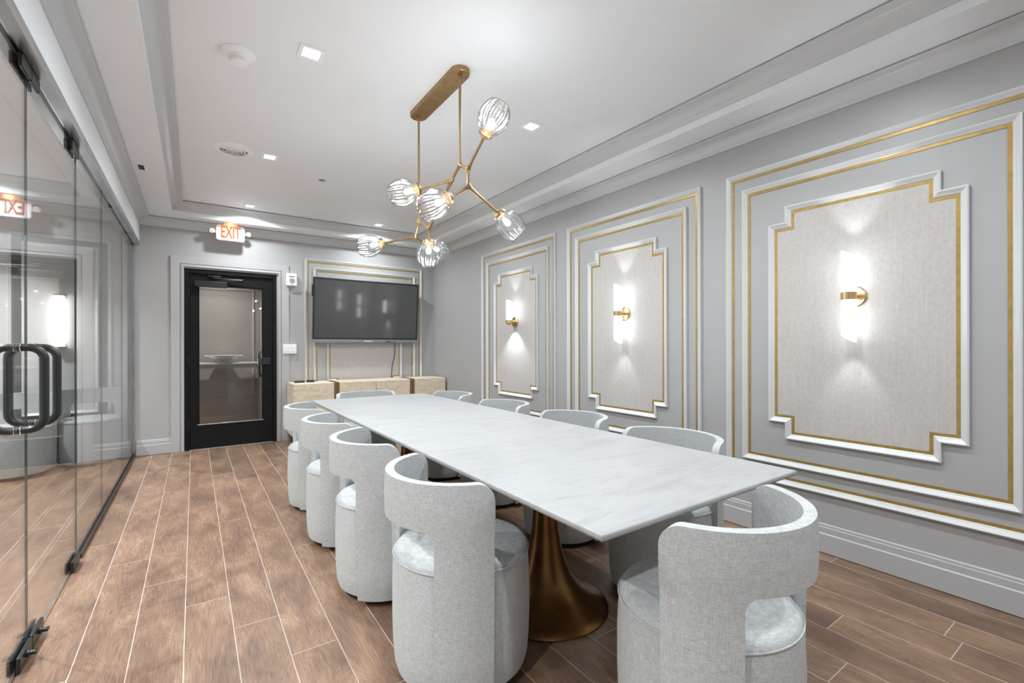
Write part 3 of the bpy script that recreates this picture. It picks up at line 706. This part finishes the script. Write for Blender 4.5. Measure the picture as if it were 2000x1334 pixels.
# ------------------------------------------------------------------ upholstered chairs (local: faces +X)
def make_chair():
    o = empty('upholstered_chair')
    MB().lathe([(0, .002), (.215, .002), (.218, .006), (.218, .030), (0, .030)], 40).build('plinth', 'felt', o, 35)
    MB().lathe([(0, .026), (.226, .026), (.240, .034), (.247, .060), (.252, .12), (.255, .22), (.255, .33), (.252, .40), (.248, .447), (.0, .447)], 56).build('seat_base', 'chair_fabric', o, 40)
    st = MB().lathe([(.2485, .447), (.2465, .458), (.238, .468), (.222, .474), (.16, .477), (.07, .478), (0, .478)], 56).build('seat_cushion', 'chair_fabric', o, 50)
    MB().tube([(.2505 * math.cos(t), .2515 * math.sin(t), .4485) for t in [2 * PI * i / 64 for i in range(64)]], .0028, 6, closed=True).build('piping', 'chair_fabric', st, 60)
    # back shell: band over an open gap, two side panels to the floor
    A1, A0 = 84.0, 43.0; ZT, ZB, ZL, RC, RO = .765, .604, .030, .035, .060
    arc = .277 * PI / 180
    def ztop(a):
        d = (A1 - abs(a)) * arc
        return ZT - RO + math.sqrt(max(0, RO * RO - max(0, RO - d) ** 2)) if d < RO else ZT
    def zbot(a):
        d = (A0 - abs(a)) * arc
        return ZB if d > RC else ZB - RC + math.sqrt(max(0, RC * RC - (RC - d) ** 2))
    band_a = [-A0 + i for i in (0, .4, 1.2, 2.5, 4.5, 7.3)] + [-32 + 6.4 * i for i in range(11)] + [A0 - i for i in (7.3, 4.5, 2.5, 1.2, .4, 0)]
    pan_a = [A0 + (A1 - A0 - 11.5) * i / 6 for i in range(1, 7)] + [A1 - x for x in (9, 6.5, 4.2, 2.3, .9, .25, 0)]
    cols = [-a for a in reversed(pan_a)] + band_a + pan_a
    NU, NLo = 5, 8; zj = ZB - RC
    m = MB(); bm = m.bm
    def ro(z): return .2745 + .0045 * min(1, max(0, (z - .05) / .5)) - (.010 * (max(0, .10 - z) / .07))
    def ri(z): return .248
    def vert(r, a, z):
        t = math.radians(180 + a); return bm.verts.new((r * math.cos(t), r * math.sin(t), z))
    grid = {}
    for ci, a in enumerate(cols):
        zt = ztop(a); isb = abs(a) <= A0 + 1e-6; zl = zbot(a) if isb else zj
        zs = [zl + (zt - zl) * i / NU for i in range(NU + 1)]
        low = [] if abs(a) < A0 - 1e-6 else [ZL + (zj - ZL) * i / NLo for i in range(NLo)]
        bulge = lambda z: .004 * math.sin(PI * min(1, max(0, (z - .58) / .19)))
        grid[ci] = ([(vert(ro(z), a, z), vert(ri(z), a, z)) for z in low], [(vert(ro(z) + bulge(z), a, z), vert(ri(z), a, z)) for z in zs])
    def quad(p, q, r_, s_):
        bm.faces.new([p[0], q[0], r_[0], s_[0]]); bm.faces.new([p[1], s_[1], r_[1], q[1]])
    def side(p, q): bm.faces.new([p[0], p[1], q[1], q[0]])
    n = len(cols)
    for ci in range(n - 1):
        (la, ua), (lb, ub) = grid[ci], grid[ci + 1]
        for i in range(NU): quad(ua[i], ub[i], ub[i + 1], ua[i + 1])
        side(ua[NU], ub[NU])
        if abs(cols[ci]) >= A0 - 1e-6 and abs(cols[ci + 1]) >= A0 - 1e-6 and cols[ci] * cols[ci + 1] > 0:
            fa, fb = la + [ua[0]], lb + [ub[0]]
            for i in range(NLo): quad(fa[i], fb[i], fb[i + 1], fa[i + 1])
            side(fb[0], fa[0])
        else: side(ub[0], ua[0])
    for ci, edge in ((0, 1), (n - 1, 1)):
        la, ua = grid[ci]; f = la + ua
        for i in range(len(f) - 1): side(f[i], f[i + 1])
    for ci, a in enumerate(cols):
        if abs(abs(a) - A0) < 1e-6:
            la, ua = grid[ci]; f = la + [ua[0]]
            for i in range(len(f) - 1): side(f[i + 1], f[i])
    pipe = [(grid[ci][1][NU][0].co.copy()) for ci in range(n)]
    pipe = [grid[0][1][i][0].co.copy() for i in range(1, NU)] + pipe + [grid[n - 1][1][i][0].co.copy() for i in range(NU - 1, 0, -1)]
    bmesh.ops.remove_doubles(bm, verts=bm.verts, dist=.0002)
    bk = m.build('backrest', 'chair_fabric', o, 60)
    bv = bk.modifiers.new('soft', 'BEVEL'); bv.width = .011; bv.segments = 3; bv.limit_method = 'ANGLE'; bv.angle_limit = math.radians(50); bv.harden_normals = False
    q = []
    for p in pipe:
        rr = math.hypot(p.x, p.y); v = Vector((p.x * (rr - .0035) / rr, p.y * (rr - .0035) / rr, p.z - .0045))
        if not q or (v - q[-1]).length > .004: q.append(v)
    MB().tube(q, .003, 6).build('piping', 'chair_fabric', bk, 60)
    for part in o.children_recursive:
        for v in part.data.vertices: v.co.x *= 1.036; v.co.y *= 1.036
    return o
ch0 = make_chair()
CH = [((.862, 1.592), 0, 'pale grey barrel chair nearest the viewer on the glass side of the table'),
      ((.842, 2.355), -4, 'pale grey barrel chair second from the viewer on the glass side of the table'),
      ((.838, 3.065), -4, 'pale grey barrel chair third from the viewer on the glass side of the table'),
      ((.845, 3.805), -4, 'pale grey barrel chair farthest from the viewer on the glass side of the table'),
      ((1.95, 1.485), 180, 'pale grey barrel chair nearest the viewer on the panelled-wall side of the table'),
      ((1.985, 2.28), 180, 'pale grey barrel chair second from the viewer on the panelled-wall side'),
      ((1.965, 3.10), 180, 'pale grey barrel chair third from the viewer on the panelled-wall side'),
      ((1.948, 3.98), 180, 'pale grey barrel chair farthest from the viewer on the panelled-wall side'),
      ((1.292, .824), 94, 'pale grey barrel chair at the near head of the table, open back towards the viewer'),
      ((1.385, 4.44), -90, 'pale grey barrel chair at the far head of the table before the sideboard'),
      ((-.90, 6.53), -88, 'barrel chair in the hall standing closest to the glass partition'),
      ((-1.40, 6.25), -84, 'barrel chair in the hall, left of the other hall chair')]
for i, ((x, y), rot, lab) in enumerate(CH):
    o = ch0 if i == 0 else copy_tree(ch0)
    o.location = (x, y, 0); o.rotation_euler = (0, 0, math.radians(rot))
    tag(o, lab, 'chair', 'upholstered barrel chairs' if i < 10 else 'barrel chairs in the hall')

# ------------------------------------------------------------------ chandelier
CX, CYN, CYF = 1.277, 2.372, 2.968
cd = tag(empty('chandelier', (CX, 2.67, ZCEIL)), 'branching brass chandelier with seven ribbed clear glass globes over the table', 'chandelier')
def CL(p): return Vector(p) - Vector((CX, 2.67, ZCEIL))
m = MB(); hl, hr = .30, .056
ol = [(hr * math.cos(t), (hl + hr * math.sin(t))) for t in [PI * k / 16 for k in range(17)]] + [(hr * math.cos(t), (-hl + hr * math.sin(t))) for t in [PI + PI * k / 16 for k in range(17)]]
rings = [[m.bm.verts.new((x * s_, y * (1 if s_ == 1 else .99), z)) for x, y in ol] for s_, z in ((1, 0), (1, -.026), (.96, -.030))]
m.loft(rings, False); m.bm.faces.new(rings[0]); m.bm.faces.new(rings[-1]); m.build('canopy', 'brass', cd, 35)
nA = Vector((CX, CYN, 2.279)); nF = Vector((CX, CYF, 2.085))
for yy, zb in ((CYN, nA.z), (CYF, nF.z)):
    y = yy - 2.67; zt = -.028; zz = zb - ZCEIL
    MB().tube([(0, y, zt), (0, y, zt - .012), (0, y, zt - .014), (0, y, zt - .03), (0, y, zt - .034), (0, y, zz)], [.014, .014, .011, .011, .0075, .0075], 14).build('stem', 'brass', cd, 50)
nB = pix(882.2, 351.8, 2.74); nD = pix(913.7, 330.5, 2.60); nE = pix(914.8, 364.2, 2.58); nC = pix(838, 447, 3.08); nG = pix(810, 463, 3.22)
GL = [  # collar pixel, depth, tip pixel, from node, nearer tip?
    ('top', (946.5, 266), 2.40, (978, 202), nD, True), ('right', (972, 415), 2.66, (1017, 462), nE, True),
    ('front', (880, 385), 2.40, (823, 411), nE, True), ('left', (820, 369.5), 2.74, (762, 381), nB, True),
    ('low left', (750, 475), 3.30, (699, 484), nG, True), ('low', (837, 467), 3.09, (837, 522), nC, True), ('rear', (838, 476), 3.36, (872, 501), nG, False)]
LG = .188
def tip(c, px, d, near):
    o = Vector((0, 0, CAMH)); dr = (pix(px[0], px[1], 1.0) - o); dn = dr.normalized()
    t0 = (c - o).dot(dn); perp = ((c - o) - dn * t0).length
    off = math.sqrt(max(0, LG * LG - perp * perp)); t = t0 - off if near else t0 + off
    p = o + dn * t; return (p - c).normalized()
fr_m = MB()
def limb(a, b, ra, rm, rb, bow=None):
    n = 12; ps, rs = [], []
    for i in range(n + 1):
        t = i / n; p = a.lerp(b, t)
        if bow: p = p + bow * math.sin(PI * t)
        ps.append(CL(p)); e = abs(2 * t - 1) ** 3
        rs.append(rm + ((ra if t < .5 else rb) - rm) * e)
    fr_m.tube(ps, rs, 12)
J = .0145; S_ = .0078
limb(nA, nB, J, S_ + .001, J); limb(nA, nD, J, .009, J); limb(nD, nE, J + .001, .009, J + .002)
limb(nB, nC, J, S_, J); limb(nF, nC, J, .008, J); limb(nF, nG, J, .0085, J)
for nd, r_ in ((nA, .0145), (nB, .0135), (nD, .017), (nE, .0175), (nC, .0165), (nF, .0155), (nG, .014)): fr_m.sphere(CL(nd), r_, 14)
shade = None
def ribs(t, i): return 1 + (.06 if 1 < i else .0) * (abs(math.cos(6.5 * t + .14 * i)) * 2 - 1.2)
GP = [(.034, .018), (.046, .032), (.060, .050), (.071, .072), (.0775, .096), (.0775, .118), (.073, .140), (.0655, .160), (.057, .176), (.052, .184)]
for nm, cpx, d, tpx, node, near in GL:
    c = pix(cpx[0], cpx[1], d); ax = tip(c, tpx, d, near)
    limb(node, c, J, S_, .0085)
    M = Matrix.Translation(CL(c)) @ ax.to_track_quat('Z', 'Y').to_matrix().to_4x4()
    ho = MB().lathe([(0, -.004), (.014, -.004), (.030, .002), (.039, .012), (.0415, .026), (.0385, .026), (.034, .014), (0, .010)], 32, M).build('lamp_holder', 'brass', cd, 40)
    MB().lathe([(0, .008), (.013, .008), (.013, .046), (0, .046)], 16, M).build('socket', 'brass_light', ho, 40)
    MB().lathe([(0, .046), (.009, .048), (.012, .058), (.017, .075), (.017, .088), (.011, .098), (0, .102)], 16, M).build('bulb', 'bulb_warm', ho, 60)
    sh = MB().lathe(GP, 156, M, rf=ribs).build('glass_globe', 'shade_glass', cd, 60)
    so = sh.modifiers.new('thick', 'SOLIDIFY'); so.thickness = .004; so.offset = -1
    lamp('bulb_light', 'POINT', ho, M @ Vector((0, 0, .08)), LIGHT_BULB, (.92, .965, 1), shadow_soft_size=.012)
fr_m.build('branch_frame', 'brass', cd, 60)
